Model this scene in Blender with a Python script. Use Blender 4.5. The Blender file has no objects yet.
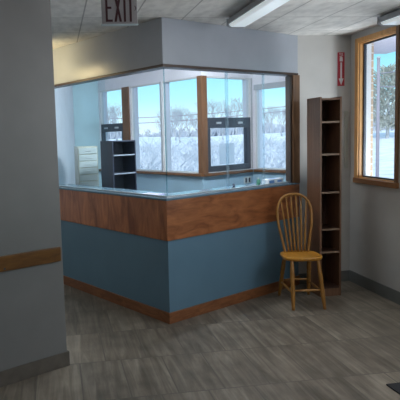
import bpy, bmesh, math, random
from mathutils import Vector, Matrix
random.seed(7)
SC = bpy.context.scene
COL = SC.collection
R = math.radians

# ------------------------------------------------------------------ materials
def new_mat(name):
    m = bpy.data.materials.new(name); m.use_nodes = True
    nt = m.node_tree
    return m, nt, nt.nodes['Principled BSDF']
def N(nt, typ, **kw):
    n = nt.nodes.new(typ)
    for k, v in kw.items():
        if k in n.inputs: n.inputs[k].default_value = v
        else: setattr(n, k, v)
    return n
def mapping(nt, scale=(1, 1, 1), loc=(0, 0, 0), rot=(0, 0, 0)):
    tc = N(nt, 'ShaderNodeTexCoord'); mp = N(nt, 'ShaderNodeMapping')
    mp.inputs['Scale'].default_value = scale; mp.inputs['Location'].default_value = loc
    mp.inputs['Rotation'].default_value = rot
    nt.links.new(tc.outputs['Object'], mp.inputs['Vector'])
    return mp
def ramp(nt, fac, stops):
    r = N(nt, 'ShaderNodeValToRGB')
    els = r.color_ramp.elements
    els[0].position, els[0].color = stops[0][0], (*stops[0][1], 1)
    els[1].position, els[1].color = stops[-1][0], (*stops[-1][1], 1)
    for p, c in stops[1:-1]:
        e = els.new(p); e.color = (*c, 1)
    nt.links.new(fac, r.inputs['Fac'])
    return r
def painted(name, col, rough=.5, var=.06, scale=3.0, spec=.4):
    m, nt, b = new_mat(name)
    mp = mapping(nt, (scale,)*3); no = N(nt, 'ShaderNodeTexNoise', Scale=1.0, Detail=4.0)
    nt.links.new(mp.outputs[0], no.inputs['Vector'])
    r = ramp(nt, no.outputs['Fac'], [(.3, tuple(c*(1-var) for c in col)), (.7, tuple(min(1, c*(1+var)) for c in col))])
    nt.links.new(r.outputs[0], b.inputs['Base Color'])
    b.inputs['Roughness'].default_value = rough; b.inputs['Specular IOR Level'].default_value = spec
    bn = N(nt, 'ShaderNodeTexNoise', Scale=120.0, Detail=2.0); bp = N(nt, 'ShaderNodeBump', Strength=.05, Distance=.002)
    nt.links.new(bn.outputs['Fac'], bp.inputs['Height']); nt.links.new(bp.outputs[0], b.inputs['Normal'])
    return m
def wood(name, dark, light, stretch=(6, 6, 6), rot=(0, 0, 0), rough=.4, detail=5.0, dist=1.0):
    m, nt, b = new_mat(name)
    mp = mapping(nt, stretch, rot=rot)
    n1 = N(nt, 'ShaderNodeTexNoise', Scale=1.0, Detail=detail, Distortion=dist, Roughness=.62)
    nt.links.new(mp.outputs[0], n1.inputs['Vector'])
    mid = tuple((a+c)/2 for a, c in zip(dark, light))
    r = ramp(nt, n1.outputs['Fac'], [(.3, dark), (.5, mid), (.7, light)])
    nt.links.new(r.outputs[0], b.inputs['Base Color'])
    b.inputs['Roughness'].default_value = rough
    return m
def plain(name, col, rough=.5, metal=0.0, spec=.5):
    m, nt, b = new_mat(name)
    no = N(nt, 'ShaderNodeTexNoise', Scale=25.0, Detail=2.0)
    r = ramp(nt, no.outputs['Fac'], [(.3, tuple(c*.95 for c in col)), (.7, tuple(min(1, c*1.05) for c in col))])
    nt.links.new(r.outputs[0], b.inputs['Base Color'])
    b.inputs['Roughness'].default_value = rough; b.inputs['Metallic'].default_value = metal
    b.inputs['Specular IOR Level'].default_value = spec
    return m
def glass(name, tint=(1, 1, 1), refl=.06):
    m = bpy.data.materials.new(name); m.use_nodes = True; nt = m.node_tree
    nt.nodes.remove(nt.nodes['Principled BSDF'])
    out = nt.nodes['Material Output']
    t = N(nt, 'ShaderNodeBsdfTransparent', Color=(*tint, 1)); g = N(nt, 'ShaderNodeBsdfGlossy', Roughness=.02)
    mx = N(nt, 'ShaderNodeMixShader'); lw = N(nt, 'ShaderNodeLayerWeight', Blend=.12)
    mth = N(nt, 'ShaderNodeMath', operation='MULTIPLY_ADD'); mth.inputs[1].default_value = .5; mth.inputs[2].default_value = refl*.3
    nt.links.new(lw.outputs['Fresnel'], mth.inputs[0]); nt.links.new(mth.outputs[0], mx.inputs[0])
    nt.links.new(t.outputs[0], mx.inputs[1]); nt.links.new(g.outputs[0], mx.inputs[2]); nt.links.new(mx.outputs[0], out.inputs['Surface'])
    return m

def floor_mat():
    m, nt, b = new_mat('stone_look_tile')
    mp = mapping(nt, loc=(-.10, -.29, 0))
    br = N(nt, 'ShaderNodeTexBrick', offset=.37, offset_frequency=2, squash=1.0)
    br.inputs['Scale'].default_value = 1; br.inputs['Mortar Size'].default_value = .005; br.inputs['Mortar Smooth'].default_value = .3
    br.inputs['Brick Width'].default_value = .295; br.inputs['Row Height'].default_value = .58; br.inputs['Bias'].default_value = 0
    br.inputs['Color1'].default_value = (0, 0, 0, 1); br.inputs['Color2'].default_value = (1, 1, 1, 1); br.inputs['Mortar'].default_value = (.5, .5, .5, 1)
    nt.links.new(mp.outputs[0], br.inputs['Vector'])
    # per-tile shift so that the vein pattern breaks at every joint
    tile = N(nt, 'ShaderNodeVectorMath', operation='MULTIPLY'); tile.inputs[1].default_value = (7.3, 5.1, 3.0)
    nt.links.new(br.outputs['Color'], tile.inputs[0])
    st = mapping(nt, (17, 1.5, 1), rot=(0, 0, R(4)))
    ad = N(nt, 'ShaderNodeVectorMath', operation='ADD'); nt.links.new(st.outputs[0], ad.inputs[0]); nt.links.new(tile.outputs[0], ad.inputs[1])
    n1 = N(nt, 'ShaderNodeTexNoise', Scale=1.0, Detail=5.0, Distortion=.8, Roughness=.6); nt.links.new(ad.outputs[0], n1.inputs['Vector'])
    vein = ramp(nt, n1.outputs['Fac'], [(.28, (.112, .094, .074)), (.5, (.190, .162, .130)), (.74, (.300, .262, .215))])
    cl = mapping(nt, (5, 5, 5)); n2 = N(nt, 'ShaderNodeTexNoise', Scale=1.0, Detail=4.0); nt.links.new(cl.outputs[0], n2.inputs['Vector'])
    cloud = ramp(nt, n2.outputs['Fac'], [(.3, (.8, .8, .8)), (.7, (1.18, 1.17, 1.15))])
    tone = ramp(nt, br.outputs['Color'], [(0, (.80, .79, .78)), (1, (1.24, 1.23, 1.21))])
    m1 = N(nt, 'ShaderNodeMix', data_type='RGBA', blend_type='MULTIPLY'); m1.inputs[0].default_value = 1
    nt.links.new(vein.outputs[0], m1.inputs[6]); nt.links.new(tone.outputs[0], m1.inputs[7])
    m2 = N(nt, 'ShaderNodeMix', data_type='RGBA', blend_type='MULTIPLY'); m2.inputs[0].default_value = 1
    nt.links.new(m1.outputs[2], m2.inputs[6]); nt.links.new(cloud.outputs[0], m2.inputs[7])
    m3 = N(nt, 'ShaderNodeMix', data_type='RGBA'); nt.links.new(br.outputs['Fac'], m3.inputs[0])
    nt.links.new(m2.outputs[2], m3.inputs[6]); m3.inputs[7].default_value = (.13, .112, .092, 1)
    nt.links.new(m3.outputs[2], b.inputs['Base Color'])
    b.inputs['Roughness'].default_value = .42; b.inputs['Specular IOR Level'].default_value = .4
    bp = N(nt, 'ShaderNodeBump', Strength=.25, Distance=.002); nt.links.new(n1.outputs['Fac'], bp.inputs['Height']); nt.links.new(bp.outputs[0], b.inputs['Normal'])
    return m
def ceiling_mat():
    m, nt, b = new_mat('acoustic_tile')
    mp = mapping(nt, loc=(-.262, -.183, 0))
    br = N(nt, 'ShaderNodeTexBrick', offset=0.0, squash=1.0)
    br.inputs['Scale'].default_value = 1; br.inputs['Mortar Size'].default_value = .006; br.inputs['Mortar Smooth'].default_value = .2
    br.inputs['Brick Width'].default_value = .41; br.inputs['Row Height'].default_value = .61; br.inputs['Bias'].default_value = 0
    br.inputs['Color1'].default_value = (.74, .725, .69, 1); br.inputs['Color2'].default_value = (.80, .785, .75, 1); br.inputs['Mortar'].default_value = (.42, .41, .39, 1)
    nt.links.new(mp.outputs[0], br.inputs['Vector'])
    sp = N(nt, 'ShaderNodeTexNoise', Scale=90.0, Detail=3.0)
    r = ramp(nt, sp.outputs['Fac'], [(.35, (.86, .86, .86)), (.6, (1.05, 1.05, 1.05))])
    mx = N(nt, 'ShaderNodeMix', data_type='RGBA', blend_type='MULTIPLY'); mx.inputs[0].default_value = 1
    nt.links.new(br.outputs['Color'], mx.inputs[6]); nt.links.new(r.outputs[0], mx.inputs[7])
    nt.links.new(mx.outputs[2], b.inputs['Base Color']); b.inputs['Roughness'].default_value = .8
    return m
def stone_mat():
    m, nt, b = new_mat('stone_pier')
    mp = mapping(nt, (1, 1, 1), rot=(R(90), 0, 0))
    br = N(nt, 'ShaderNodeTexBrick'); br.inputs['Scale'].default_value = 1; br.inputs['Brick Width'].default_value = .2; br.inputs['Row Height'].default_value = .08
    br.inputs['Mortar Size'].default_value = .008
    br.inputs['Color1'].default_value = (.50, .36, .24, 1); br.inputs['Color2'].default_value = (.34, .25, .18, 1); br.inputs['Mortar'].default_value = (.55, .5, .45, 1)
    nt.links.new(mp.outputs[0], br.inputs['Vector']); nt.links.new(br.outputs['Color'], b.inputs['Base Color']); b.inputs['Roughness'].default_value = .8
    return m

M = {}
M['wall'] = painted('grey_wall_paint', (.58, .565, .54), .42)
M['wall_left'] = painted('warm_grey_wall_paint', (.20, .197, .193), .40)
M['soffit'] = painted('soffit_paint', (.37, .395, .44), .30)
M['white_wall'] = painted('white_wall_paint', (.76, .76, .82), .5)
M['teal_wall'] = painted('pale_teal', (.50, .68, .74), .5)  # pale teal tone all over the corner wall
M['blue_wall'] = painted('pale_blue_paint', (.33, .50, .63), .5)
M['blue_panel'] = painted('slate_blue_laminate', (.125, .225, .305), .38, .05)
M['floor'] = floor_mat(); M['ceiling'] = ceiling_mat(); M['stone'] = stone_mat()
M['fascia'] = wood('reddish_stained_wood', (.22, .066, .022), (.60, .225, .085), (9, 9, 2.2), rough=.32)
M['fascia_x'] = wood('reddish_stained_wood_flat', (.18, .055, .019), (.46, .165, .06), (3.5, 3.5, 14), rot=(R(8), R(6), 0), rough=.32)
M['kick'] = wood('kick_board_wood', (.17, .06, .022), (.33, .13, .05), (5, 5, 22), rough=.42)
M['rail'] = wood('amber_stained_wood', (.10, .038, .005), (.20, .085, .014), (5, 5, 26), rough=.35)
M['window_wood'] = wood('golden_window_wood', (.34, .155, .055), (.54, .28, .11), (22, 22, 2.5), rough=.4)
M['casing_lit'] = wood('daylit_casing_wood', (.62, .30, .09), (.82, .45, .17), (22, 22, 2.5), rough=.4)  # same wood as the sill, brightened to hold the daylight on it
M['sill_wood'] = wood('sill_wood', (.24, .10, .035), (.40, .19, .07), (22, 2.5, 22), rough=.4)
M['post_wood'] = wood('brown_post_wood', (.11, .048, .021), (.20, .098, .044), (24, 24, 2.5), rough=.4)
M['jamb_wood'] = wood('brown_jamb_wood', (.13, .062, .028), (.26, .135, .066), (24, 24, 2.5), rough=.4)
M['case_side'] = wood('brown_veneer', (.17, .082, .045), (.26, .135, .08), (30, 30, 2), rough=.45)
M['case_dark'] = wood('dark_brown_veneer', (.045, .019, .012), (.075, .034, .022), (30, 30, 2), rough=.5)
M['case_edge'] = wood('shelf_edge_veneer', (.24, .15, .095), (.34, .225, .15), (4, 30, 30), rough=.45)
M['chair'] = wood('honey_varnished_wood', (.27, .115, .022), (.44, .21, .045), (18, 18, 5), rough=.3)
M['seat'] = wood('honey_seat_wood', (.46, .19, .018), (.66, .31, .045), (24, 4, 4), rough=.28)
M['counter'] = plain('blue_grey_laminate', (.13, .21, .28), .25)
M['work'] = plain('grey_blue_worktop', (.32, .38, .44), .35)
M['frame'] = plain('dark_bronze_aluminium', (.055, .065, .085), .4, .3)
M['alu'] = plain('grey_aluminium', (.45, .47, .5), .4, .4)
M['channel'] = plain('bronze_channel', (.06, .035, .025), .4, .2)
M['base_tile'] = painted('brown_base_tile', (.125, .108, .09), .4, .15, 14)
M['base_grey'] = painted('grey_vinyl_base', (.17, .175, .17), .45, .08, 8)
M['eave'] = plain('grey_eave', (.42, .40, .46), .8)
M['black'] = plain('black_rubber', (.012, .012, .016), .7)
M['black_plastic'] = plain('black_plastic', (.025, .034, .06), .4)
M['grey_edge'] = plain('grey_shelf_edge', (.22, .27, .34), .4)
M['white_plastic'] = plain('white_plastic', (.50, .57, .59), .4)
M['cream'] = plain('cream_plastic', (.46, .47, .42), .45)
M['lens'] = plain('acrylic_lens', (.82, .88, .90), .25)
_b = M['lens'].node_tree.nodes['Principled BSDF']; _b.inputs['Emission Color'].default_value = (.86, .96, 1, 1); _b.inputs['Emission Strength'].default_value = .38
M['steel'] = plain('grey_enamel', (.36, .37, .39), .4)
M['white_enamel'] = plain('white_enamel', (.62, .63, .64), .35)
M['sign_red'] = plain('sign_red', (.55, .03, .05), .4)
M['sign_white'] = plain('sign_white', (.85, .80, .80), .5)
M['maroon'] = plain('maroon_letter', (.05, .008, .014), .5)
M['exit_face'] = plain('exit_face', (.34, .32, .33), .3)
M['paper'] = plain('white_paper', (.8, .82, .86), .7)
m_, nt_, b_ = new_mat('reflection_sheet'); b_.inputs['Base Color'].default_value = (.85, .87, .9, 1)  # pale translucent mix for the reflection sheet on the lower sash
_t = N(nt_, 'ShaderNodeBsdfTranslucent', Color=(.9, .93, .97, 1)); _x = N(nt_, 'ShaderNodeMixShader'); _x.inputs[0].default_value = .85
nt_.links.new(b_.outputs[0], _x.inputs[1]); nt_.links.new(_t.outputs[0], _x.inputs[2])
_p = N(nt_, 'ShaderNodeBsdfTransparent', Color=(1, 1, 1, 1)); _x2 = N(nt_, 'ShaderNodeMixShader'); _x2.inputs[0].default_value = .55
nt_.links.new(_x.outputs[0], _x2.inputs[1]); nt_.links.new(_p.outputs[0], _x2.inputs[2]); _x = _x2; nt_.links.new(_x.outputs[0], nt_.nodes['Material Output'].inputs['Surface']); M['reflection_sheet'] = m_
M['lilac_paper'] = plain('lilac_paper', (.55, .52, .75), .7)
M['box_blue'] = plain('box_blue', (.14, .30, .62), .5)
M['green'] = plain('green_plastic', (.10, .32, .22), .5)
M['snow'] = painted('snow', (.66, .70, .79), .8, .2, 1.3)
M['bark'] = plain('hazy_frosty_bark', (.34, .355, .39), .9)  # frosty blue-grey, kept pale to paint winter haze into the bark
M['brush'] = plain('frosty_brush', (.46, .49, .55), .9)
M['thicket'] = plain('grey_thicket', (.42, .45, .52), .9)
M['needles'] = plain('evergreen_needles', (.36, .37, .33), .9)
M['pole'] = plain('weathered_pole', (.27, .25, .30), .8)
M['glass'] = glass('clear_glass', (.965, .985, .99), .02)
M['glass_tint'] = glass('clear_tint_glass', (.90, .965, .98), .02)
M['joint'] = glass('glass_edge', (.62, .80, .84), .05)
m_ = bpy.data.materials.new('frosted_joint'); m_.use_nodes = True; nt_ = m_.node_tree
_a = N(nt_, 'ShaderNodeBsdfTransparent', Color=(.9, .96, 1, 1)); _d = N(nt_, 'ShaderNodeBsdfDiffuse', Color=(.75, .85, .92, 1)); _x = N(nt_, 'ShaderNodeMixShader'); _x.inputs[0].default_value = .16
nt_.links.new(_a.outputs[0], _x.inputs[1]); nt_.links.new(_d.outputs[0], _x.inputs[2]); nt_.links.new(_x.outputs[0], nt_.nodes['Material Output'].inputs['Surface']); M['joint_strip'] = m_
M['wglass'] = glass('window_glass', (.95, .98, 1), .03)

# ------------------------------------------------------------------ mesh helpers
def link(name, bm, mat, parent=None, smooth=False, bevel=0):
    me = bpy.data.meshes.new(name)
    bmesh.ops.recalc_face_normals(bm, faces=bm.faces[:])
    bm.to_mesh(me); bm.free()
    o = bpy.data.objects.new(name, me); COL.objects.link(o)
    for mm in (mat if isinstance(mat, list) else [mat]): me.materials.append(mm)
    if smooth:
        for p in me.polygons: p.use_smooth = True
    if bevel:
        b = o.modifiers.new('bevel', 'BEVEL'); b.width = bevel; b.segments = 2; b.limit_method = 'ANGLE'
    if parent is not None: o.parent = parent
    return o
def BM(): return bmesh.new()
def box(bm, a, b):
    x0, y0, z0 = a; x1, y1, z1 = b
    return prism(bm, [(x0, y0), (x1, y0), (x1, y1), (x0, y1)], z0, z1)
def prism(bm, poly, z0, z1, mi=0):
    lo = [bm.verts.new((p[0], p[1], z0)) for p in poly]; hi = [bm.verts.new((p[0], p[1], z1)) for p in poly]
    n = len(poly); fs = [bm.faces.new(lo[::-1]), bm.faces.new(hi)]
    for i in range(n): fs.append(bm.faces.new((lo[i], lo[(i+1) % n], hi[(i+1) % n], hi[i])))
    for f in fs: f.material_index = mi
    return fs
def plate(bm, pts, d, mi=0):     # any planar polygon pushed along vector d
    d = Vector(d); a = [bm.verts.new(p) for p in pts]; b = [bm.verts.new(Vector(p)+d) for p in pts]
    n = len(pts); fs = [bm.faces.new(a[::-1]), bm.faces.new(b)]
    for i in range(n): fs.append(bm.faces.new((a[i], a[(i+1) % n], b[(i+1) % n], b[i])))
    for f in fs: f.material_index = mi
def tube(bm, pts, rad, n=10, cap=True):
    pts = [Vector(p) for p in pts]
    if not hasattr(rad, '__len__'): rad = [rad]*len(pts)
    t0 = (pts[1]-pts[0]).normalized()
    up = Vector((0, 0, 1)) if abs(t0.z) < .9 else Vector((1, 0, 0))
    u = t0.cross(up).normalized(); rings = []
    for i, p in enumerate(pts):
        t = (pts[min(i+1, len(pts)-1)]-pts[max(i-1, 0)]).normalized()
        u = (u - t*u.dot(t)).normalized(); v = t.cross(u)
        rings.append([bm.verts.new(p+(u*math.cos(2*math.pi*k/n)+v*math.sin(2*math.pi*k/n))*rad[i]) for k in range(n)])
    for a, b in zip(rings, rings[1:]):
        for k in range(n): bm.faces.new((a[k], a[(k+1) % n], b[(k+1) % n], b[k]))
    if cap: bm.faces.new(rings[0][::-1]); bm.faces.new(rings[-1])
def off(path, t):   # offset a plan polyline to its right by t, mitred
    out = []
    P = [Vector(p) for p in path]
    for i, p in enumerate(P):
        ns = []
        if i > 0: d = (P[i]-P[i-1]).normalized(); ns.append(Vector((d.y, -d.x)))
        if i < len(P)-1: d = (P[i+1]-P[i]).normalized(); ns.append(Vector((d.y, -d.x)))
        if len(ns) == 1: out.append(p+ns[0]*t)
        else:
            m = (ns[0]+ns[1]).normalized(); out.append(p+m*(t/m.dot(ns[0])))
    return out
def run(bm, path, i, t0, t1, z0, z1):   # i-th straight run of a mitred band between offsets t0 and t1
    a, b = off(path, t0), off(path, t1)
    prism(bm, [a[i], a[i+1], b[i+1], b[i]], z0, z1)
def seg(p, d, s0, s1): return [(p[0]+d[0]*s0, p[1]+d[1]*s0), (p[0]+d[0]*s1, p[1]+d[1]*s1)]

# ------------------------------------------------------------------ object bookkeeping
def tag(o, label, cat, group=None):
    o['label'] = label; o['category'] = cat
    if group: o['group'] = group
    return o
def thing(name, loc, label, cat, group=None, rz=0):
    o = bpy.data.objects.new(name, None); COL.objects.link(o); o.location = loc; o.rotation_euler.z = rz
    o.empty_display_size = .1
    return tag(o, label, cat, group)
def struct(o, label=None):
    o['kind'] = 'structure'
    if label: o['label'] = label
    return o
def root_struct(name, label):
    o = bpy.data.objects.new(name, None); COL.objects.link(o); o['kind'] = 'structure'; o['label'] = label
    return o

# ------------------------------------------------------------------ plan (metres; +Y runs up the corridor)
CEIL = 2.535
C = (.893, 4.435); RR = (2.446, 5.307)
UL = Vector((-.4905, .8714)); UR = Vector((.8718, .4899))
LE = (C[0]+UL.x*2.03, C[1]+UL.y*2.03)                # left end of the counter, hidden behind the near wall
DESK = [LE, C, RR]
Z_COUNTER, Z_BAND, Z_KICK, Z_SOFFIT = 1.062, .712, .094, 2.165
XW, YB = 3.013, 5.308                                # right wall plane, back wall plane
P = (1.801, 6.612); Q = (2.618, 7.071)               # zigzag of the window wall
DA = UL; AE = (P[0]+DA.x*2.26, P[1]+DA.y*2.26)       # far left corner of the office
DC = -UL; CE = (Q[0]+DC.x*.78, Q[1]+DC.y*.78)
D75 = (.298, 8.293)
SILL, HEAD = 1.10, 2.30

# ------------------------------------------------------------------ setting
bm = BM(); box(bm, (-4, -4.5, -.1), (XW+.12, 9.2, 0)); struct(link('floor', bm, M['floor']), 'grey stone-look plank tile floor')
bm = BM(); box(bm, (-4, -4.5, CEIL), (XW+.12, 9.2, CEIL+.12)); struct(link('ceiling', bm, M['ceiling']), 'suspended ceiling of pale acoustic tiles')

# foreground wall on the left, parallel to the right run of the counter
E_ = (.015, 3.7615); dE = Vector((.8720, .4894)); nE = Vector((.4894, -.8720))
F_ = (E_[0]-dE.x*4.2, E_[1]-dE.y*4.2)
back = (E_[0]-nE.x*.13, E_[1]-nE.y*.13); backF = (F_[0]-nE.x*.13, F_[1]-nE.y*.13)
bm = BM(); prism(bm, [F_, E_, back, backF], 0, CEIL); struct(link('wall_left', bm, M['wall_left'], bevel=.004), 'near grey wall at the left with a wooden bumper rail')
bm = BM(); run(bm, [F_, (E_[0]+dE.x*.012, E_[1]+dE.y*.012)], 0, 0, .012, 0, .103)
prism(bm, [(E_[0], E_[1]), (E_[0]+dE.x*.012, E_[1]+dE.y*.012), (back[0]+dE.x*.012, back[1]+dE.y*.012), back], 0, .103)
struct(link('baseboard_left', bm, M['base_tile'], bevel=.002), 'brown tile base along the near left wall')
# back wall
bm = BM(); box(bm, (2.446, YB, 0), (XW, YB+.12, CEIL)); struct(link('wall_back', bm, M['wall']), 'grey wall behind the tall bookcase')
bm = BM(); box(bm, (2.446, YB-.012, 0), (XW, YB, .11)); struct(link('baseboard_back', bm, M['base_grey']), 'grey base behind the bookcase')
# right wall with its window opening (and unseen openings nearer than the frame shows, added for light)
WY0, WY1, WZ0, WZ1 = 4.535, 5.142, 1.10, 2.43
LOB = [(-3.4, -1.9), (-.8, .8), (1.9, 3.7)]
bm = BM()
box(bm, (XW, -4.5, 0), (XW+.12, YB+.12, WZ0)); box(bm, (XW, -4.5, WZ1), (XW+.12, YB+.12, CEIL))
ys = [-4.5]+[v for p in LOB for v in p]+[WY0, WY1, YB+.12]
for i in range(0, len(ys), 2): box(bm, (XW, ys[i], WZ0), (XW+.12, ys[i+1], WZ1))
struct(link('wall_right', bm, M['wall']), 'grey wall with the wood framed window at the right')
bm = BM(); box(bm, (XW-.012, -4.5, 0), (XW, YB-.012, .115)); struct(link('baseboard_right', bm, M['base_grey']), 'grey base along the right wall')
bm = BM(); box(bm, (-4, -4.62, 0), (XW+.12, -4.5, CEIL)); struct(link('wall_rear', bm, M['wall']), 'lobby wall behind the camera')
bm = BM(); box(bm, (-4.12, -4.5, 0), (-4, 9.2, CEIL)); struct(link('wall_far_left', bm, M['wall']), 'far left wall of the lobby')

# soffit over the counter
bm = BM()
for i in (0, 1): run(bm, DESK, i, -.12, 0, Z_SOFFIT, CEIL)
struct(link('wall_soffit', bm, M['soffit'], bevel=.003), 'grey soffit over the reception counter')
bm = BM()
for i in (0, 1): run(bm, DESK, i, -.11, .004, Z_SOFFIT-.022, Z_SOFFIT)
struct(link('trim_1', bm, M['channel']), 'dark trim along the underside of the soffit')

# office walls seen through the glass
def wall_band(name, a, b, z_ranges, mat, label, t0=-.14, t1=0):
    bm = BM()
    for (s0, s1, z0, z1) in z_ranges:
        d = (Vector(b)-Vector(a)); L = d.length; d.normalize()
        pts = seg(a, d, s0, s1 if s1 is not None else L)
        run(bm, pts, 0, t0, t1, z0, z1)
    return struct(link(name, bm, mat), label)
def rail_seg(bm, a, d, s0, s1, t0, t1, z0, z1): run(bm, seg(a, d, s0, s1), 0, t0, t1, z0, z1)

# wall A runs from the far left corner to P; s measured from P going left (so the interior is on the LEFT of that direction)
A_OPEN = [(.025, .745), (.775, 1.44), (1.64, 2.22)]
bm = BM()
rail_seg(bm, P, DA, 0, 2.3, .0, .14, 0, SILL)
struct(link('wall_office_front', bm, M['blue_wall']), 'pale blue office wall below the left row of windows')
# wall B from P to Q, interior on the right
LB = (Vector(Q)-Vector(P)).length
bm = BM()
rail_seg(bm, P, UR, 0, LB, -.14, 0, 0, SILL)
struct(link('wall_office_middle', bm, M['blue_wall']), 'pale blue office wall below the dark framed awning window')
# wall C from Q towards the right wall
bm = BM()
rail_seg(bm, Q, DC, 0, .80, -.14, 0, 0, SILL)
struct(link('wall_office_right', bm, M['blue_wall']), 'pale blue office wall below the right-hand window')
bm = BM()
for a, b in [(.745, .775), (1.44, 1.64), (2.22, 2.3)]: rail_seg(bm, P, DA, a, b, .0, .14, SILL, HEAD)
prism(bm, [P, (P[0]+UR.x*.07, P[1]+UR.y*.07), (P[0]+UR.x*.07+UL.x*.06, P[1]+UR.y*.07+UL.y*.06), (P[0]+UL.x*.06, P[1]+UL.y*.06)], SILL, HEAD)
rail_seg(bm, P, UR, LB-.03, LB, -.14, 0, SILL, HEAD)
for a, b in [(0, .05), (.72, .80)]: rail_seg(bm, Q, DC, a, b, -.14, 0, SILL, HEAD-.10)
rail_seg(bm, P, DA, 0, 2.3, .0, .14, HEAD, CEIL); rail_seg(bm, P, UR, 0, LB, -.14, 0, HEAD, CEIL); rail_seg(bm, Q, DC, 0, .80, -.14, 0, HEAD-.10, CEIL)
struct(link('wall_office_header', bm, M['white_wall']), 'white wall above the office windows')
# closing walls
bm = BM(); run(bm, [(CE[0], CE[1]), (XW+.06, YB+.12)], 0, -.12, 0, 0, CEIL); struct(link('wall_office_end', bm, M['white_wall']), 'short office wall behind the back wall')
bm = BM(); run(bm, [D75, (AE[0]+.05, AE[1]+.03)], 0, -.12, 0, 0, CEIL); struct(link('wall_office_corner', bm, M['teal_wall']), 'pale teal wall beside the left office window')
bm = BM(); run(bm, [(LE[0]-.02, LE[1]), (D75[0], D75[1]+.02)], 0, -.12, 0, 0, CEIL); struct(link('wall_office_left', bm, M['white_wall']), 'white side wall of the office')

# windows --------------------------------------------------------------
def casement(name, label, p, d, s0, s1, side, z0, z1, sash=None, parts_wood=True, depth=(.004, .06)):
    """window in a wall; side=+1 when the interior lies right of d"""
    w = root_struct(name, label)
    t0, t1 = (-depth[1], -depth[0]) if side > 0 else (depth[0], depth[1])
    f = .018
    bm = BM()
    rail_seg(bm, p, d, s0, s0+f, t0, t1, z0, z1); rail_seg(bm, p, d, s1-f, s1, t0, t1, z0, z1)
    rail_seg(bm, p, d, s0+f, s1-f, t0, t1, z0, z0+f); rail_seg(bm, p, d, s0+f, s1-f, t0, t1, z1-f, z1)
    link('frame', bm, M['white_enamel'], w, bevel=.003)
    tm = (t0+t1)/2
    zp = z0+f
    if sash:
        zs0, zs1, rw, sw, tilt = sash
        bm = BM()
        a, b = t0-.004, t1+.004
        rail_seg(bm, p, d, s0+f*.5, s1-f*.5, a, b, zs1-rw, zs1); rail_seg(bm, p, d, s0+f*.5, s1-f*.5, a, b, zs0, zs0+rw*.55)
        rail_seg(bm, p, d, s0+f*.5, s0+f*.5+sw, a, b, zs0+rw*.55, zs1-rw); rail_seg(bm, p, d, s1-f*.5-sw, s1-f*.5, a, b, zs0+rw*.55, zs1-rw)
        sb = link('sash', bm, M['frame'], w, bevel=.004)
        bm = BM()
        for q in (.26, .74):
            sx = s0+(s1-s0)*q
            rail_seg(bm, p, d, sx-.04, sx+.04, b if side > 0 else a-.014, (b+.014) if side > 0 else a, zs1-rw*.62, zs1-rw*.42)
        link('handle', bm, M['alu'], sb)
        bm = BM(); rail_seg(bm, p, d, s0+f*.5+sw, s1-f*.5-sw, tm-.003, tm+.003, zs0+rw*.55, zs1-rw); link('pane', bm, M['wglass'], sb)
        zp = zs1
    bm = BM(); rail_seg(bm, p, d, s0+f, s1-f, tm-.003, tm+.003, zp, z1-f); link('pane', bm, M['wglass'], w)
    return w
casement('window_1', 'left office window with a dark mid rail', P, DA, 1.64, 2.22, -1, SILL, HEAD, sash=(SILL+.01, 1.79, .12, .03, 0))
casement('window_2', 'second office window from the left', P, DA, .775, 1.44, -1, SILL, HEAD)
casement('window_3', 'third office window from the left', P, DA, .062, .745, -1, SILL, HEAD)
casement('window_4', 'office window with a dark framed lower sash', P, UR, .072, LB-.03, 1, SILL, HEAD, sash=(SILL+.01, 1.79, .13, .065, 0))
casement('window_5', 'right-hand office window', Q, DC, .05, .72, 1, SILL, HEAD-.10)

def wood_post(bm, p, d, s0, s1, t0, t1, z0=SILL, z1=HEAD): rail_seg(bm, p, d, s0, s1, t0, t1, z0, z1)
bm = BM(); wood_post(bm, P, DA, 1.46, 1.62, -.02, 0); struct(link('trim_2', bm, M['post_wood'], bevel=.003), 'wood post between the first two office windows')
bm = BM(); wood_post(bm, P, DA, .745, .775, -.012, 0); struct(link('trim_3', bm, M['alu'], bevel=.002), 'grey mullion between the middle office windows')
bm = BM(); wood_post(bm, P, DA, -.018, .060, -.018, 0); wood_post(bm, P, UR, .0, .08, 0, .018); struct(link('trim_4', bm, M['post_wood'], bevel=.003), 'wood corner post right of the third window')
bm = BM(); wood_post(bm, P, UR, LB-.03, LB-.012, 0, .012); struct(link('trim_5', bm, M['alu'], bevel=.002), 'grey corner mullion left of the last window')
bm = BM()
rail_seg(bm, P, DA, -.022, 2.26, -.05, 0, SILL-.035, SILL); rail_seg(bm, P, UR, -.022, LB-.05, 0, .05, SILL-.035, SILL); rail_seg(bm, Q, DC, .05, .74, 0, .05, SILL-.035, SILL)
struct(link('trim_6', bm, M['post_wood'], bevel=.004), 'wood sill running under the office windows')
bm = BM(); rail_seg(bm, Q, DC, .05, .74, 0, .03, HEAD-.16, HEAD-.09); struct(link('trim_7', bm, M['alu'], bevel=.003), 'dark header over the last office window')

# wooden jamb post at the right end of the counter
bm = BM(); box(bm, (2.372, 5.262, Z_COUNTER), (2.446, 5.42, Z_SOFFIT-.022)); struct(link('trim_8', bm, M['jamb_wood'], bevel=.004), 'wood jamb post at the right end of the counter')
bm = BM(); box(bm, (2.352, 5.278, Z_COUNTER), (2.372, 5.40, Z_SOFFIT-.022)); struct(link('trim_9', bm, M['channel'], bevel=.002), 'dark stop on the jamb post')

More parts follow.
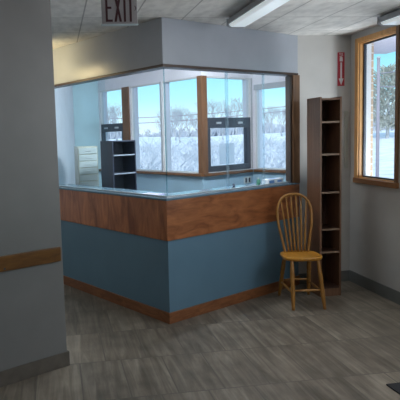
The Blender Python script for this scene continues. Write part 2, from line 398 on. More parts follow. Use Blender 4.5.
# right wall window
w = root_struct('window_6', 'wood cased window in the right wall')
bm = BM(); cw = .058
box(bm, (XW-.02, WY1, WZ0-.05), (XW, WY1+cw, WZ1+.045)); box(bm, (XW-.02, WY0, WZ1), (XW, WY1, WZ1+.045))
link('casing', bm, M['casing_lit'], w, bevel=.004)
bm = BM(); box(bm, (XW-.02, WY0-.045, WZ0-.05), (XW, WY0, WZ1+.045)); link('casing', bm, M['jamb_wood'], w, bevel=.004)['label'] = 'wood casing painted in its shaded tone'  # near casing is the same wood; the dark brown paints its shade
bm = BM(); box(bm, (XW-.03, WY0-.05, WZ0-.052), (XW+.02, WY1+cw+.005, WZ0)); link('sill', bm, M['sill_wood'], w, bevel=.005)
bm = BM(); g = .022
def ring(bm, x0, x1, g0, g1):
    box(bm, (x0, WY1-g1, WZ0+g0), (x1, WY1-g0, WZ1-g0)); box(bm, (x0, WY0+g0, WZ0+g0), (x1, WY0+g1, WZ1-g0))
    box(bm, (x0, WY0+g1, WZ1-g1), (x1, WY1-g1, WZ1-g0)); box(bm, (x0, WY0+g1, WZ0+g0), (x1, WY1-g1, WZ0+g1))
ring(bm, XW, XW+.035, 0, .008); link('jamb_liner', bm, M['casing_lit'], w)
bm = BM(); ring(bm, XW+.035, XW+.062, 0, g); link('frame', bm, M['frame'], w, bevel=.003)
bm = BM(); ring(bm, XW+.062, XW+.118, .002, .009); link('storm_frame', bm, M['white_enamel'], w)
bm = BM(); box(bm, (XW+.046, WY0+g, WZ0+g), (XW+.052, WY1-g, WZ1-g)); link('pane', bm, M['wglass'], w)

# ------------------------------------------------------------------ reception desk
desk = thing('reception_desk', (C[0], C[1], 0), 'L-shaped reception desk with slate blue front and broad reddish wood fascia', 'reception desk')
off_c = Matrix.Translation((-C[0], -C[1], 0))
def dpart(name, bm, mat, parent=None, bevel=0):
    if parent is None or parent == desk:
        bmesh.ops.transform(bm, matrix=off_c, verts=bm.verts[:]); return link(name, bm, mat, desk, bevel=bevel)
for i in (0, 1):
    bm = BM(); run(bm, DESK, i, -.10, 0, Z_KICK, Z_BAND+.02); dpart('front_panel', bm, M['blue_panel'])
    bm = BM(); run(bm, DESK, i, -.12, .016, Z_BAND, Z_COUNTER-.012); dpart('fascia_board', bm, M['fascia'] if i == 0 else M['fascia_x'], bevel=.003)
    bm = BM(); run(bm, DESK, i, -.10, .014, 0, Z_KICK); dpart('kick_board', bm, M['kick'], bevel=.002)
bm = BM()
for i in (0, 1): run(bm, DESK, i, -.30, .019, Z_COUNTER-.012, Z_COUNTER+.006)
dpart('transaction_top', bm, M['counter'], bevel=.003)
def so(s, o): return (C[0]+UL.x*s+UR.x*o, C[1]+UL.y*s+UR.y*o)   # along the left run, inward
bm = BM(); prism(bm, [so(.1, .12), so(2.12, .12), so(2.9, .86), so(.86, .86)], .705, .74); dpart('worktop', bm, M['work'], bevel=.003)
bm = BM(); prism(bm, [so(.12, .80), so(2.70, .80), so(2.72, .83), so(.12, .83)], 0, .705); dpart('worktop_support', bm, M['work'])
# corner seam strip
bm = BM(); run(bm, [(C[0]+UR.x*-.0, C[1]), (C[0]+UR.x*.004, C[1]+UR.y*.004)], 0, .0, .003, Z_KICK, Z_BAND); dpart('corner_seam', bm, M['blue_panel'])

# glass partition on the desk
gp = thing('glass_partition', (C[0], C[1], Z_COUNTER+.006), 'clear frameless glass screen between the reception counter and the soffit', 'glass screen')
off_g = Matrix.Translation((-C[0], -C[1], -(Z_COUNTER+.006)))
def gpart(name, bm, mat, bevel=0):
    bmesh.ops.transform(bm, matrix=off_g, verts=bm.verts[:]); return link(name, bm, mat, gp, bevel=bevel)
zg0, zg1 = Z_COUNTER+.010, Z_SOFFIT-.024
GP = off(DESK, -.05)
def gl(s0, s1, run_i, t, mat):
    p = GP[1]; d = UL if run_i == 0 else UR
    bm = BM(); run(bm, seg(p, d, s0, s1), 0, t-.004, t+.004, zg0, zg1); gpart('glass_pane', bm, mat)
gl(.006, .855, 0, 0, M['glass']); gl(.845, 1.98, 0, -.012, M['glass_tint'])
gl(.006, .76, 1, 0, M['glass']); gl(.715, 1.26, 1, .012, M['glass']); gl(1.235, 1.66, 1, 0, M['glass'])
for s0, s1, t_ in ((.722, .752, .006), (1.238, 1.256, .006)):
    bm = BM(); run(bm, seg(GP[1], UR, s0, s1), 0, t_-.006, t_+.006, zg0, zg1); gpart('glass_joint', bm, M['joint_strip'])
bm = BM()
for i in (0, 1): run(bm, DESK, i, -.062, -.038, Z_COUNTER+.006, Z_COUNTER+.018)
gpart('bottom_channel', bm, M['alu'])
bm = BM(); p = GP[1]
prism(bm, [(p[0]-.004, p[1]-.004), (p[0]+.004, p[1]-.004), (p[0]+.004, p[1]+.004), (p[0]-.004, p[1]+.004)], Z_COUNTER+.018, zg1); gpart('corner_joint', bm, M['joint'])

# ------------------------------------------------------------------ bumper rail on the left wall
br = thing('wall_rail', (E_[0]-dE.x*.03, E_[1]-dE.y*.03, .756), 'amber stained wooden bumper rail screwed to the near left wall', 'handrail')
a0 = Vector((E_[0]-dE.x*.024, E_[1]-dE.y*.024)); a1 = Vector((E_[0]-dE.x*3.9, E_[1]-dE.y*3.9))
offr = Matrix.Translation((-br.location.x, -br.location.y, -br.location.z))
bm = BM(); run(bm, [a1, a0], 0, 0.001, .024, .756, .856); bmesh.ops.transform(bm, matrix=offr, verts=bm.verts[:]); link('board', bm, M['rail'], br, bevel=.005)
for s in (.44, 1.4, 2.6):
    bm = BM(); c = Vector((E_[0]-dE.x*s, E_[1]-dE.y*s)); tube(bm, [(c.x+nE.x*.02, c.y+nE.y*.02, .775), (c.x+nE.x*.026, c.y+nE.y*.026, .775)], .007, 10)
    bmesh.ops.transform(bm, matrix=offr, verts=bm.verts[:]); link('screw', bm, M['frame'], br)

# ------------------------------------------------------------------ windsor chair (local: faces -Y)
ch = thing('windsor_chair', (2.205, 4.735, 0), 'honey varnished bow-back windsor chair standing before the bookcase', 'chair', rz=R(-8.2))
bm = BM(); out = []
for k in range(40):
    t = 2*math.pi*k/40; e = .62
    sx = math.copysign(abs(math.cos(t))**e, math.cos(t)); sy = math.copysign(abs(math.sin(t))**e, math.sin(t))
    wdt = .178 - .010*sy
    out.append((sx*wdt, .012+sy*.170))
rings = []
for z, k in [(.415, .86), (.421, .95), (.436, 1.0), (.449, .985), (.4535, .94), (.449, .80), (.4465, .4)]:
    rings.append([bm.verts.new((x*k, y*k, z)) for x, y in out])
for a, b in zip(rings, rings[1:]):
    for k in range(40): bm.faces.new((a[k], a[(k+1) % 40], b[(k+1) % 40], b[k]))
bm.faces.new(rings[0][::-1]); bm.faces.new(rings[-1])
link('seat', bm, M['seat'], ch, smooth=True)
LEGS = {}
def leg(top, foot):
    bm = BM(); top, foot = Vector(top), Vector(foot)
    prof = [(0, .011), (.06, .013), (.20, .0165), (.34, .0185), (.40, .0150), (.43, .0185), (.46, .0150), (.62, .0175), (.80, .0150), (.93, .0125), (1, .0120)]
    tube(bm, [top.lerp(foot, t) for t, r in prof], [r*1.2 for t, r in prof], 12)
    link('leg', bm, M['chair'], ch, smooth=True)
    return lambda z: top.lerp(foot, (top.z-z)/(top.z-foot.z))
for sx in (-1, 1):
    LEGS['f', sx] = leg((sx*.118, -.125, .425), (sx*.14, -.242, 0)); LEGS['b', sx] = leg((sx*.115, .12, .425), (sx*.142, .228, 0))
def stretch(a, b):
    bm = BM(); pr = [(0, .008), (.2, .0095), (.5, .0125), (.8, .0095), (1, .008)]
    tube(bm, [a.lerp(b, t) for t, r in pr], [r for t, r in pr], 10); link('stretcher', bm, M['chair'], ch, smooth=True)
stretch(LEGS['f', -1](.165), LEGS['f', 1](.165)); stretch(LEGS['b', -1](.165), LEGS['b', 1](.165))
for sx in (-1, 1): stretch(LEGS['f', sx](.145), LEGS['b', sx](.145))
# bow: rises from the rear of the seat, leans back
BACKY = .125; LEAN = .20
def bp(x, z): return Vector((x, BACKY+(z-.445)*LEAN, z))
prof = [(.108, .44), (.128, .55), (.149, .66), (.162, .76), (.161, .84), (.144, .90), (.114, .948), (.068, .978), (0, .988)]
pts = [bp(-x, z) for x, z in prof]+[bp(x, z) for x, z in prof[::-1][1:]]
sm = []
for i in range(len(pts)-1):
    p0, p1, p2, p3 = pts[max(i-1, 0)], pts[i], pts[i+1], pts[min(i+2, len(pts)-1)]
    for k in range(4):
        t = k/4; sm.append(.5*((2*p1)+(p2-p0)*t+(2*p0-5*p1+4*p2-p3)*t*t+(3*p1-p0-3*p2+p3)*t**3))
sm.append(pts[-1])
bm = BM(); tube(bm, sm, .0125, 12); link('bow', bm, M['chair'], ch, smooth=True)
def bow_z(x):
    for (x0, z0), (x1, z1) in zip(prof[3:], prof[4:]):
        if x1 <= abs(x) <= x0: return z0+(z1-z0)*(abs(x)-x0)/(x1-x0)
    return .9
for k in range(6):
    xb = -.075+.030*k; xt = -.120+.048*k
    a, b = bp(xb, .446), bp(xt, bow_z(xt)-.004)
    bm = BM(); pr = [(0, .007), (.12, .0095), (.35, .0112), (.7, .0085), (1, .0062)]
    tube(bm, [a.lerp(b, t) for t, r in pr], [r for t, r in pr], 8); link('spindle', bm, M['chair'], ch, smooth=True)

# ------------------------------------------------------------------ bookcase
BX0, BX1, BY0, BY1, BH = 2.442, 2.657, 4.83, 5.10, 1.895
bk = thing('bookcase', (BX0, BY0, 0), 'tall narrow empty brown bookcase with open shelves beside the chair', 'bookcase')
ob = Matrix.Translation((-BX0, -BY0, 0))
def kpart(name, a, b, mat):
    bm = BM(); box(bm, a, b); bmesh.ops.transform(bm, matrix=ob, verts=bm.verts[:]); return link(name, bm, mat, bk, bevel=.0015)
t = .017
kpart('side_panel', (BX0, BY0, 0), (BX0+t, BY1, BH), M['case_side']); kpart('side_panel', (BX1-t, BY0, 0), (BX1, BY1, BH), M['case_side'])
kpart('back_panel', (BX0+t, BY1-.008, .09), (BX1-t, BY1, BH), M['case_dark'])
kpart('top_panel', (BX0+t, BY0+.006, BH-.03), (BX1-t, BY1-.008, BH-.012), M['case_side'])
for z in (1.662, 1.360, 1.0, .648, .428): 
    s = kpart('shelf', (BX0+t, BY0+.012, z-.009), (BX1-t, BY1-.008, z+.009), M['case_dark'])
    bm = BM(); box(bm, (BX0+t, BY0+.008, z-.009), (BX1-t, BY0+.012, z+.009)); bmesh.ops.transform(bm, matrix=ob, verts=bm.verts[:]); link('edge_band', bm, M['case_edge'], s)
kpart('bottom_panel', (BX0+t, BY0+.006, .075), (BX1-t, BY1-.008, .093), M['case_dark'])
kpart('plinth', (BX0+t, BY0+.006, 0), (BX1-t, BY0+.022, .075), M['case_side'])

# ------------------------------------------------------------------ signs and wall plates
fs = thing('fire_sign', (2.907, YB, 2.03), 'narrow red sign with white downward arrow high on the back wall', 'sign')
bm = BM(); box(bm, (-.037, -.004, 0), (.037, 0, .335)); link('plate', bm, M['sign_red'], fs, bevel=.001)
def flat(bm, pts, y=-.004, d=-.0012): plate(bm, [(x, y, z) for x, z in pts], (0, d, 0))
bm = BM(); flat(bm, [(-.009, .235), (-.009, .075), (-.026, .075), (0, .008), (.026, .075), (.009, .075), (.009, .235)]); link('arrow', bm, M['sign_white'], fs)
bm = BM(); flat(bm, [(-.016, .245), (.016, .245), (.016, .282), (.008, .292), (-.008, .292), (-.016, .282)]); flat(bm, [(-.02, .292), (.022, .299), (.022, .304), (-.004, .302), (-.02, .297)]); link('extinguisher_symbol', bm, M['sign_white'], fs)
def letters(name, text, size, mat, parent, loc, rot, ext=.0006, sx=1):
    cu = bpy.data.curves.new(name, 'FONT'); cu.body = text; cu.size = size; cu.extrude = ext; cu.align_x = 'CENTER'
    tmp = bpy.data.objects.new('tmp', cu); COL.objects.link(tmp)
    me = bpy.data.meshes.new_from_object(tmp.evaluated_get(bpy.context.evaluated_depsgraph_get()))
    bpy.data.objects.remove(tmp)
    o = bpy.data.objects.new(name, me); COL.objects.link(o); me.materials.clear(); me.materials.append(mat)
    o.parent = parent; o.location = loc; o.rotation_euler = rot; o.scale = (sx, 1, 1)
    return o
letters('lettering', 'FIRE', .024, M['sign_white'], fs, (0, -.0045, .310), (R(90), 0, 0))
rw = thing('cover_strip', (2.962, YB, 1.19), 'cream vertical cover strip on the back wall right of the bookcase', 'wall plate')
bm = BM(); box(bm, (-.020, -.016, 0), (.020, 0, .585)); link('cover', bm, M['cream'], rw, bevel=.004)
for z in (.06, .31, .53):
    bm = BM(); tube(bm, [(0, -.015, z), (0, -.018, z)], .004, 8)
    link('screw', bm, M['alu'], rw)

# exit sign hung from the ceiling
ex = thing('exit_sign', (.424, 3.40, CEIL), 'hanging EXIT sign with dark red letters under the ceiling', 'exit sign')
zb = 2.262-CEIL
bm = BM(); box(bm, (-.108, -.018, zb+.010), (.108, .018, -.030)); link('face_panel', bm, M['exit_face'], ex, bevel=.003)
bm = BM(); box(bm, (-.113, -.020, zb+.003), (.113, .020, zb+.010)); link('bottom_rail', bm, M['white_plastic'], ex, bevel=.002)
bm = BM(); box(bm, (-.10, -.03, -.030), (.10, .03, 0)); link('canopy', bm, M['white_plastic'], ex, bevel=.004)
z0 = 2.283-CEIL; hh = .165; y = -.018
def stroke(bm, pts): plate(bm, [(x, y, z0+z) for x, z in pts], (0, -.002, 0))
def rect(bm, x0, a, x1, b): stroke(bm, [(x0, a), (x1, a), (x1, b), (x0, b)])
bm = BM(); s = .013
x = -.086; rect(bm, x, 0, x+s, hh); rect(bm, x+s, 0, x+.042, s); rect(bm, x+s, hh-s, x+.042, hh); rect(bm, x+s, hh/2-s/2, x+.036, hh/2+s/2); link('letter_e', bm, M['maroon'], ex)
bm = BM(); x = -.034; stroke(bm, [(x, 0), (x+.014, 0), (x+.046, hh), (x+.032, hh)]); link('letter_x', bm, M['maroon'], ex).data
bm = BM(); y = -.0185; stroke(bm, [(x+.032, 0), (x+.046, 0), (x+.014, hh), (x, hh)]); link('letter_x', bm, M['maroon'], ex); y = -.018
bm = BM(); rect(bm, .024, 0, .024+s, hh); link('letter_i', bm, M['maroon'], ex)
bm = BM(); rect(bm, .060, 0, .060+s, hh-s); rect(bm, .047, hh-s, .090, hh); link('letter_t', bm, M['maroon'], ex)
bm = BM(); stroke(bm, [(.090, .066), (.098, .080), (.090, .094), (.094, .094), (.103, .080), (.094, .066)]); link('chevron', bm, M['maroon'], ex)

# ------------------------------------------------------------------ ceiling lights (wraparound fixtures)
def wrap_light(loc, length, label, w=.17, h=.085):
    o = thing('ceiling_light', loc, label, 'ceiling light', 'wraparound lights on the ceiling')
    bm = BM(); plate(bm, [(-w/2+.03, 0, 0), (-w/2, 0, -.02), (-w/2, 0, -h*.72), (w/2, 0, -h*.72), (w/2, 0, -.02), (w/2-.03, 0, 0)], (0, -length, 0)); link('housing', bm, M['steel'], o, bevel=.003)
    sec = [(-w/2+.006, -h*.72), (-w/2+.012, -h*.9), (-w/2+.03, -h), (w/2-.03, -h), (w/2-.012, -h*.9), (w/2-.006, -h*.72)]
    bm = BM(); plate(bm, [(x, -.02, z) for x, z in sec], (0, -(length-.04), 0)); link('lens', bm, M['lens'], o, bevel=.003)
    for yy in (.012, -length):
        bm = BM(); plate(bm, [(-w/2-.004, yy, -.012), (-w/2-.004, yy, -h*.85), (-w/2+.03, yy, -h-.004), (w/2-.03, yy, -h-.004), (w/2+.004, yy, -h*.85), (w/2+.004, yy, -.012)], (0, -.012, 0)); link('end_cap', bm, M['steel'], o, bevel=.002)
    return o
wrap_light((1.525, 4.44, CEIL), 1.25, 'white wraparound ceiling light left of centre, in front of the counter soffit', w=.17)
wrap_light((2.845, 4.40, CEIL), 1.25, 'white wraparound ceiling light close to the right-hand window', w=.20)

# ------------------------------------------------------------------ floor mat at the lower right
bm = BM(); box(bm, (0, -1.6, 0), (.9, 0, .009)); o = link('floor_mat', bm, M['black'], bevel=.003)
o.location = (1.965, 3.025, 0); o.rotation_euler.z = R(2); tag(o, 'black rubber mat at the lower right corner of the floor', 'mat')

# ------------------------------------------------------------------ things in the office
ang = math.atan2(UR.y, UR.x)
hu = thing('desk_hutch', (.605, 5.86, .74), 'black desktop shelf unit with two shelves standing behind the counter glass', 'shelf unit', rz=ang)
hw, hd, hz = .315, .23, .81
def hp(name, a, b, mat, par=None): bm = BM(); box(bm, a, b); return link(name, bm, mat, par or hu, bevel=.002)
hp('side_panel', (0, 0, 0), (.014, hd, hz), M['black_plastic']); hp('side_panel', (hw-.014, 0, 0), (hw, hd, hz), M['black_plastic'])
hp('top_panel', (.014, 0, hz-.014), (hw-.014, hd, hz), M['black_plastic']); hp('back_panel', (.014, hd-.008, 0), (hw-.014, hd, hz-.014), M['black_plastic'])
for z in (.655, .455, .24):
    s = hp('shelf', (.014, .004, z-.012), (hw-.014, hd-.008, z), M['black_plastic']); hp('front_edge', (.014, 0, z-.012), (hw-.014, .004, z+.002), M['grey_edge'], s)
dr = thing('drawer_tower', (.262, 6.55, .74), 'white plastic drawer tower behind the left end of the counter', 'drawer unit', rz=R(7))
dw, dd, dh = .243, .28, .75
bm = BM(); box(bm, (0, .012, 0), (dw, dd, dh)); link('body', bm, M['cream'], dr, bevel=.006)
for k in range(9):
    z = .02+k*.08
    bm = BM(); box(bm, (.012, 0, z), (dw-.012, .012, z+.07)); d_ = link('drawer', bm, M['white_plastic'], dr, bevel=.004)
    bm = BM(); box(bm, (.085, -.008, z+.03), (dw-.085, 0, z+.04)); link('handle', bm, M['white_plastic'] if k not in (0, 8) else M['alu'], d_, bevel=.002)

tb = thing('glove_box', (2.15, 5.265, Z_COUNTER+.006), 'blue and white cardboard box on the counter behind the glass at its right end', 'box', rz=R(31))
bm = BM(); box(bm, (-.11, -.04, 0), (.13, .04, .052)); link('carton', bm, M['paper'], tb, bevel=.002)
bm = BM(); box(bm, (-.10, -.0415, .012), (-.02, -.040, .040)); link('printed_panel', bm, M['box_blue'], tb); bm = BM(); box(bm, (.03, -.0415, .016), (.10, -.040, .036)); link('printed_panel', bm, M['box_blue'], tb)
bm = BM(); box(bm, (-.06, -.02, .052), (.08, .02, .0535)); link('dispensing_slot', bm, M['box_blue'], tb)
sp = thing('stapler', (1.665, 5.02, Z_COUNTER+.006), 'small black stapler on the counter behind the glass', 'stapler', rz=R(75))
bm = BM(); box(bm, (-.05, -.012, 0), (.05, .012, .008)); link('base', bm, M['black_plastic'], sp, bevel=.003)
bm = BM(); plate(bm, [(-.05, -.01, .012), (.045, -.01, .022), (.052, -.01, .034), (.03, -.01, .04), (-.05, -.01, .026)], (0, .02, 0)); link('arm', bm, M['black_plastic'], sp, bevel=.003)
bm = BM(); box(bm, (.035, -.008, .008), (.05, .008, .024)); link('hinge', bm, M['black_plastic'], sp)
bm = BM()
for k in range(3): box(bm, (-.11+.004*k, -.05, .002*k), (.11-.003*k, .05, .002*k+.002))
o = link('brochure', bm, M['lilac_paper']); o.location = (.845, 4.82, Z_COUNTER+.006); o.rotation_euler.z = R(-58); tag(o, 'lilac brochures lying on the counter near its left side', 'papers')
o2 = thing('outlet_plate', (P[0]+UR.x*.82, P[1]+UR.y*.82, .955), 'pale double outlet plate on blue wall below the dark framed window', 'outlet', rz=ang)
bm = BM(); box(bm, (-.07, -.008, -.04), (.07, 0, .05)); link('plate', bm, M['white_plastic'], o2, bevel=.003)
for xx in (-.034, .034):
    bm = BM(); box(bm, (xx-.014, -.013, -.026), (xx+.014, -.008, .036)); link('socket', bm, M['black_plastic'], o2, bevel=.003)
gb = thing('sanitizer_bottle', (1.975, 5.185, Z_COUNTER+.006), 'small green pump bottle on the counter left of the box', 'bottle')
bm = BM(); tube(bm, [(0, 0, 0), (0, 0, .004), (0, 0, .045), (0, 0, .055), (0, 0, .06)], [.018, .02, .02, .012, .009], 14); link('body', bm, M['green'], gb, smooth=True)
bm = BM(); tube(bm, [(0, 0, .06), (0, 0, .075)], .006, 10); tube(bm, [(0, 0, .072), (-.022, -.008, .07)], .004, 8); link('pump', bm, M['white_plastic'], gb)
# pale see-through sheet painting a reflection on the lower sash
bm = BM(); rail_seg(bm, P, UR, .34, .62, -.042, -.039, SILL+.095, 1.46); o = link('pane_reflection', bm, M['reflection_sheet']); tag(o, 'pale sheet standing in for a reflection in the lower pane of the dark framed window', 'reflection')

# ------------------------------------------------------------------ outdoors
bm = BM(); nx, ny = 40, 30
def gz(x, y):
    d = math.hypot(x, y)
    s = min(max((d-9)/50, 0), 1)
    return -.75+s*2.0+.22*math.sin(x*.31+1.3)*math.cos(y*.23)*min(1, d/25)
grid = [[bm.verts.new((x, y, gz(x, y))) for x in [-40+3*i for i in range(nx+1)]] for y in [-2+3*j for j in range(ny+1)]]
for j in range(ny):
    for i in range(nx): bm.faces.new((grid[j][i], grid[j][i+1], grid[j+1][i+1], grid[j+1][i]))
bmesh.ops.extrude_face_region(bm, geom=bm.faces[:])
for v in list(bm.verts)[len(bm.verts)//2:]: v.co.z -= .2
# keep the ground out of the building: drop what lies under the floor
for v in bm.verts:
    if -6 < v.co.x < 5 and v.co.y < 11: v.co.z = min(v.co.z, -.6)
g_ = link('ground', bm, M['snow'], smooth=True); g_['kind'] = 'structure'; g_['label'] = 'snow covered ground outdoors'

def grow(bm, p, d, L, r, depth, rng, spread, n=4):
    q = p+d*L
    mid = p+d*L*.5+Vector((rng.uniform(-1, 1), rng.uniform(-1, 1), 0))*L*.05
    tube(bm, [p, mid, q], [r, r*.85, r*.68], n, cap=False)
    if depth == 0: return
    for k in range(rng.choice((2, 3, 3))):
        a = Vector((rng.gauss(0, 1), rng.gauss(0, 1), rng.gauss(.25, .5))).normalized()
        nd = (d+a*spread).normalized(); nd = (nd+Vector((0, 0, .12))).normalized()
        grow(bm, q if k else p.lerp(q, .8), nd, L*rng.uniform(.62, .82), r*.6, depth-1, rng, spread, n if depth > 3 else 3)
def make_tree(seed, h, label):
    rng = random.Random(seed)
    t = thing('bare_tree', (0, 0, 0), label, 'tree', 'bare trees beyond the windows')
    bm = BM(); tube(bm, [(0, 0, 0), (.02*h, 0, .12*h), (0, .01*h, .26*h)], [.024*h, .019*h, .016*h], 8); link('trunk', bm, M['bark'], t, smooth=True)
    bm = BM()
    for k in range(5):
        d = Vector((rng.gauss(0, .45), rng.gauss(0, .45), 1)).normalized()
        grow(bm, Vector((0, .01*h, (.13+.035*k)*h)), d, .20*h, .010*h, 6, rng, .66)
    link('branches', bm, M['bark'], t)
    return t
def dup(root, loc, rz, s):
    r = root.copy(); COL.objects.link(r); r.location = loc; r.rotation_euler.z = rz; r.scale = (s, s, s)
    for c in list(root.children):
        d = c.copy(); COL.objects.link(d); d.parent = r
    return r
LT = 'bare leafless frosty tree on the snowy slope beyond the office windows'
protos = [make_tree(s, 6.0, LT) for s in (3, 11, 27)]
# bearing = x/y from the camera, distance
tops = [(.090, 46, 34), (.112, 58, 40), (.150, 66, 14), (.170, 60, 10), (.200, 50, 22), (.212, 46, 30), (.221, 56, 36), (.230, 50, 38), (.247, 62, 30),
        (.268, 48, 34), (.290, 60, 44), (.312, 50, 34), (.338, 64, 46), (.362, 52, 30), (.388, 46, 22), (.408, 58, 34), (.428, 50, 30), (.452, 60, 36),
        (.055, 54, 30), (.60, 64, 30), (.655, 56, 26)]       # bearing, distance, height above the eye line
spots = [(b, d, (h*d/548+1.59-gz(b*d, d)+.1)/6.0) for b, d, h in tops]
for i, (b, d, s) in enumerate(spots):
    x, y = b*d, d
    loc = (x, y, gz(x, y)-.1)
    if i < 3: protos[i].location = loc; protos[i].scale = (s,)*3; protos[i].rotation_euler.z = i*1.3
    else: dup(protos[i % 3], loc, i*2.1, s*random.uniform(.85, 1.1))
# low snowy scrub
rng = random.Random(5); bm = BM()
for k in range(650):
    d = rng.uniform(14, 40); b = rng.uniform(.02, .50); x, y = b*d, d
    h = rng.uniform(.25, .7)*(1+d/90)
    base = Vector((x, y, gz(x, y)-.05))
    for j in range(6):
        q = base+Vector((rng.gauss(0, .35)*h*2, rng.gauss(0, .35)*h*2, h*rng.uniform(.5, 1.1)))
        tube(bm, [base+Vector((rng.gauss(0, .1), rng.gauss(0, .1), 0)), q], [.03, .012], 3, cap=False)
o = link('scrub', bm, M['brush']); o['kind'] = 'stuff'; tag(o, 'low frosty scrub poking out of the snow outside', 'scrub')
rng = random.Random(8); bm = BM()
for k in range(1500):
    d = rng.uniform(74, 80); b = rng.uniform(.0, .72); x, y = b*d, d
    h = (9+5*math.sin(b*23)+3*math.sin(b*61+1))*d/548*rng.uniform(.4, 1.1)+.4
    base = Vector((x, y, gz(x, y)-.1))
    for j in range(3):
        q = base+Vector((rng.gauss(0, .35), rng.gauss(0, .35), h*rng.uniform(.6, 1.1)))
        tube(bm, [base, q], [.09, .03], 3, cap=False)
o = link('thicket', bm, M['thicket']); o['kind'] = 'stuff'; tag(o, 'distant grey thicket along the top of the snowy slope', 'thicket')
# evergreen and utility pole outside the right window
ev = thing('frosted_tree', (.645*40, 40, gz(.645*40, 40)-.05), 'bushy greyish tree behind the utility pole outside the right window', 'tree')
bm = BM(); tube(bm, [(0, 0, 0), (.1, 0, 2), (0, 0, 4.5)], [.14, .10, .03], 8); link('trunk', bm, M['bark'], ev)
bm = BM(); rng = random.Random(9)
for k in range(900):
    z = rng.uniform(1.0, 5.6); rad = 1.9*math.sqrt(max(.03, 1-((z-3.0)/2.7)**2))*rng.uniform(.25, 1); a = rng.uniform(0, 6.283)
    e = Vector((math.cos(a)*rad, math.sin(a)*rad, z)); d_ = Vector((math.cos(a)+rng.gauss(0, .5), math.sin(a)+rng.gauss(0, .5), rng.uniform(.2, 1.3))).normalized()*rng.uniform(.3, .6)
    tube(bm, [e-d_, e, e+d_*.6], [.03, .035, .012], 4, cap=False)
link('branches', bm, M['needles'], ev)
up = thing('utility_pole', (7.50, 12.0, -.75), 'grey utility pole standing outside the right window', 'utility pole')
bm = BM(); tube(bm, [(0, 0, 0), (0, 0, 2), (0, 0, 3.95)], [.042, .038, .034], 12); link('post', bm, M['pole'], up, smooth=True)
bm = BM(); tube(bm, [(0, 0, 3.95), (0, 0, 3.99)], [.05, .03], 12); link('cap', bm, M['alu'], up)
for k, (za, zb_) in enumerate([(2.86, 4.1), (2.55, 3.5)]):
    bm = BM(); pts = [Vector((7.60, 12.05, za)).lerp(Vector((11.5, 14.5, zb_)), t_/10)-Vector((0, 0, .25*math.sin(math.pi*t_/10))) for t_ in range(11)]
    tube(bm, pts, .012, 5); tag(link('power_line', bm, M['pole']), ('upper', 'lower')[k]+' cable running from the utility pole outside the right window', 'cable')
for k, (z0_, z1_) in enumerate([(2.9, 3.2), (2.55, 3.0)]):
    bm = BM(); pts = [Vector((-6, 30, z0_)).lerp(Vector((16, 27, z1_)), t_/12)-Vector((0, 0, .5*math.sin(math.pi*t_/12))) for t_ in range(13)]
    tube(bm, pts, .02, 5); tag(link('power_line', bm, M['pole']), 'thin overhead cable seen through the middle office windows, %s one' % ('upper', 'lower')[k], 'cable')
bm = BM(); box(bm, (XW+.12, 3.2, 2.50), (4.10, 6.4, 2.62)); struct(link('trim_10', bm, M['eave']), 'grey eave over the right window')
# stone pier on the outside of the building
bm = BM(); box(bm, (3.375, 5.62, -.7), (3.455, 5.80, 2.50)); struct(link('wall_pier', bm, M['stone']), 'brown stone pier outside the right window')

# ------------------------------------------------------------------ light
wd = bpy.data.worlds.new('sky'); SC.world = wd; wd.use_nodes = True; nt = wd.node_tree
bg = nt.nodes['Background']
tc = N(nt, 'ShaderNodeTexCoord'); sx = N(nt, 'ShaderNodeSeparateXYZ'); nt.links.new(tc.outputs['Generated'], sx.inputs[0])
rp = ramp(nt, sx.outputs['Z'], [(0, (.72, .82, .92)), (.03, (.62, .82, .90)), (.065, (.42, .76, .84)), (.12, (.27, .66, .78)), (.3, (.40, .62, .78)), (1, (.48, .64, .82))])
nt.links.new(rp.outputs[0], bg.inputs['Color']); bg.inputs['Strength'].default_value = 1.5
def lamp(name, typ, loc, energy, col, rot=(0, 0, 0), size=None, sy=None, **kw):
    l = bpy.data.lights.new(name, typ); l.energy = energy; l.color = col
    if size and typ == 'AREA': l.shape = 'RECTANGLE'; l.size = size; l.size_y = sy or size
    for k, v in kw.items(): setattr(l, k, v)
    o = bpy.data.objects.new(name, l); COL.objects.link(o); o.location = loc; o.rotation_euler = rot
    return o
lamp('sun', 'SUN', (0, 0, 20), 4.0, (1, .97, .93), (R(58), 0, R(-28)), angle=.02)
# unseen fill lamps added behind the camera to lift the interior
for y_ in (-2.6, .2): lamp('lobby_fill', 'AREA', (.9, y_, CEIL-.05), 4.5, (1, .95, .88), (0, 0, 0), 2.2, .9)
lamp('corridor_fill', 'AREA', (-1.7, 4.7, CEIL-.05), 16, (1, .95, .88), (R(14), R(-30), 0), 1.2, .3)  # added hidden lamp to brighten the left run of the desk
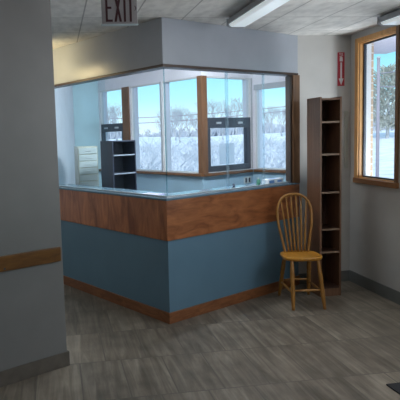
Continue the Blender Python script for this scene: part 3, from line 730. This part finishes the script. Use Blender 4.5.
# added fill lamps in the unseen right wall openings, acting as daylight
for (a, b), en in zip(LOB, (4, 9, 26)): lamp('daylight_fill', 'AREA', (XW+.10, (a+b)/2, (WZ0+WZ1)/2), en, (.95, .975, 1), (0, R(90), 0), WZ1-WZ0, b-a)
ol = lamp('office_fill', 'AREA', (1.50, 5.12, CEIL-.14), 55, (.90, .95, 1), (0, 0, 0), 1.1, .2)  # added lamp tucked behind the soffit to brighten the office
_z = Vector((.489*.75, -.872*.75, .66)).normalized(); _x = Vector((.872, .489, 0)); _y = _z.cross(_x)
ol.matrix_world = Matrix(((_x.x, _y.x, _z.x, 1.50), (_x.y, _y.y, _z.y, 5.12), (_x.z, _y.z, _z.z, CEIL-.14), (0, 0, 0, 1)))
o = lamp('snow_bounce_fill', 'AREA', (3.75, 4.95, .66), 22, (1, .98, .95), (0, 0, 0), .5, .5)  # added unseen lamp in place of snow light, lifts the ceiling
o2_ = lamp('snow_bounce_fill', 'AREA', (4.60, 3.40, .90), 52, (1, .985, .96), (0, 0, 0), .8, .8)  # second added lamp outdoors, aimed to brighten the back wall
o2_.rotation_euler = Vector((2.6-4.60, 5.25-3.40, 2.1-.90)).to_track_quat('-Z', 'Y').to_euler()
o.rotation_euler = Vector((2.35-3.75, 4.6-4.95, 2.5-.66)).to_track_quat('-Z', 'Y').to_euler()
# assumed warm strip lamp, unseen behind the near wall, added for the soffit glow
cl_ = lamp('assumed_glow_lamp', 'AREA', (-.26, 5.72, 2.30), 3.2, (1, .80, .42), (0, 0, 0), .55, .05)
cl_.matrix_world = Matrix(((.49, 0, -.8718, -.28), (-.8718, 0, -.49, 5.70), (0, 1, 0, 2.29), (0, 0, 0, 1)))

# ------------------------------------------------------------------ camera
a, p, r = R(7.827), .100186, .033534
f = Vector((math.sin(a)*math.cos(p), math.cos(a)*math.cos(p), -math.sin(p))); r0 = Vector((math.cos(a), -math.sin(a), 0)); u0 = r0.cross(f)
X = r0*math.cos(r)-u0*math.sin(r); Y = r0*math.sin(r)+u0*math.cos(r); Z = -f
cam = bpy.data.cameras.new('camera'); co = bpy.data.objects.new('camera', cam); COL.objects.link(co)
mw = Matrix(((X.x, Y.x, Z.x, 0), (X.y, Y.y, Z.y, 0), (X.z, Y.z, Z.z, 1.59), (0, 0, 0, 1)))
co.matrix_world = mw
cam.sensor_fit = 'HORIZONTAL'; cam.sensor_width = 36; cam.lens = 548.26/400*36
cam.shift_x = (200-132.42)/400; cam.shift_y = -(200-191.54)/400; cam.clip_start = .05; cam.clip_end = 300
SC.camera = co
SC.view_settings.view_transform = 'Standard'; SC.view_settings.look = 'None'; SC.view_settings.gamma = 1
SC.view_settings.use_curve_mapping = False; SC.view_settings.exposure = 0
SC.cycles.use_denoising = True; SC.cycles.max_bounces = 10; SC.cycles.transparent_max_bounces = 16
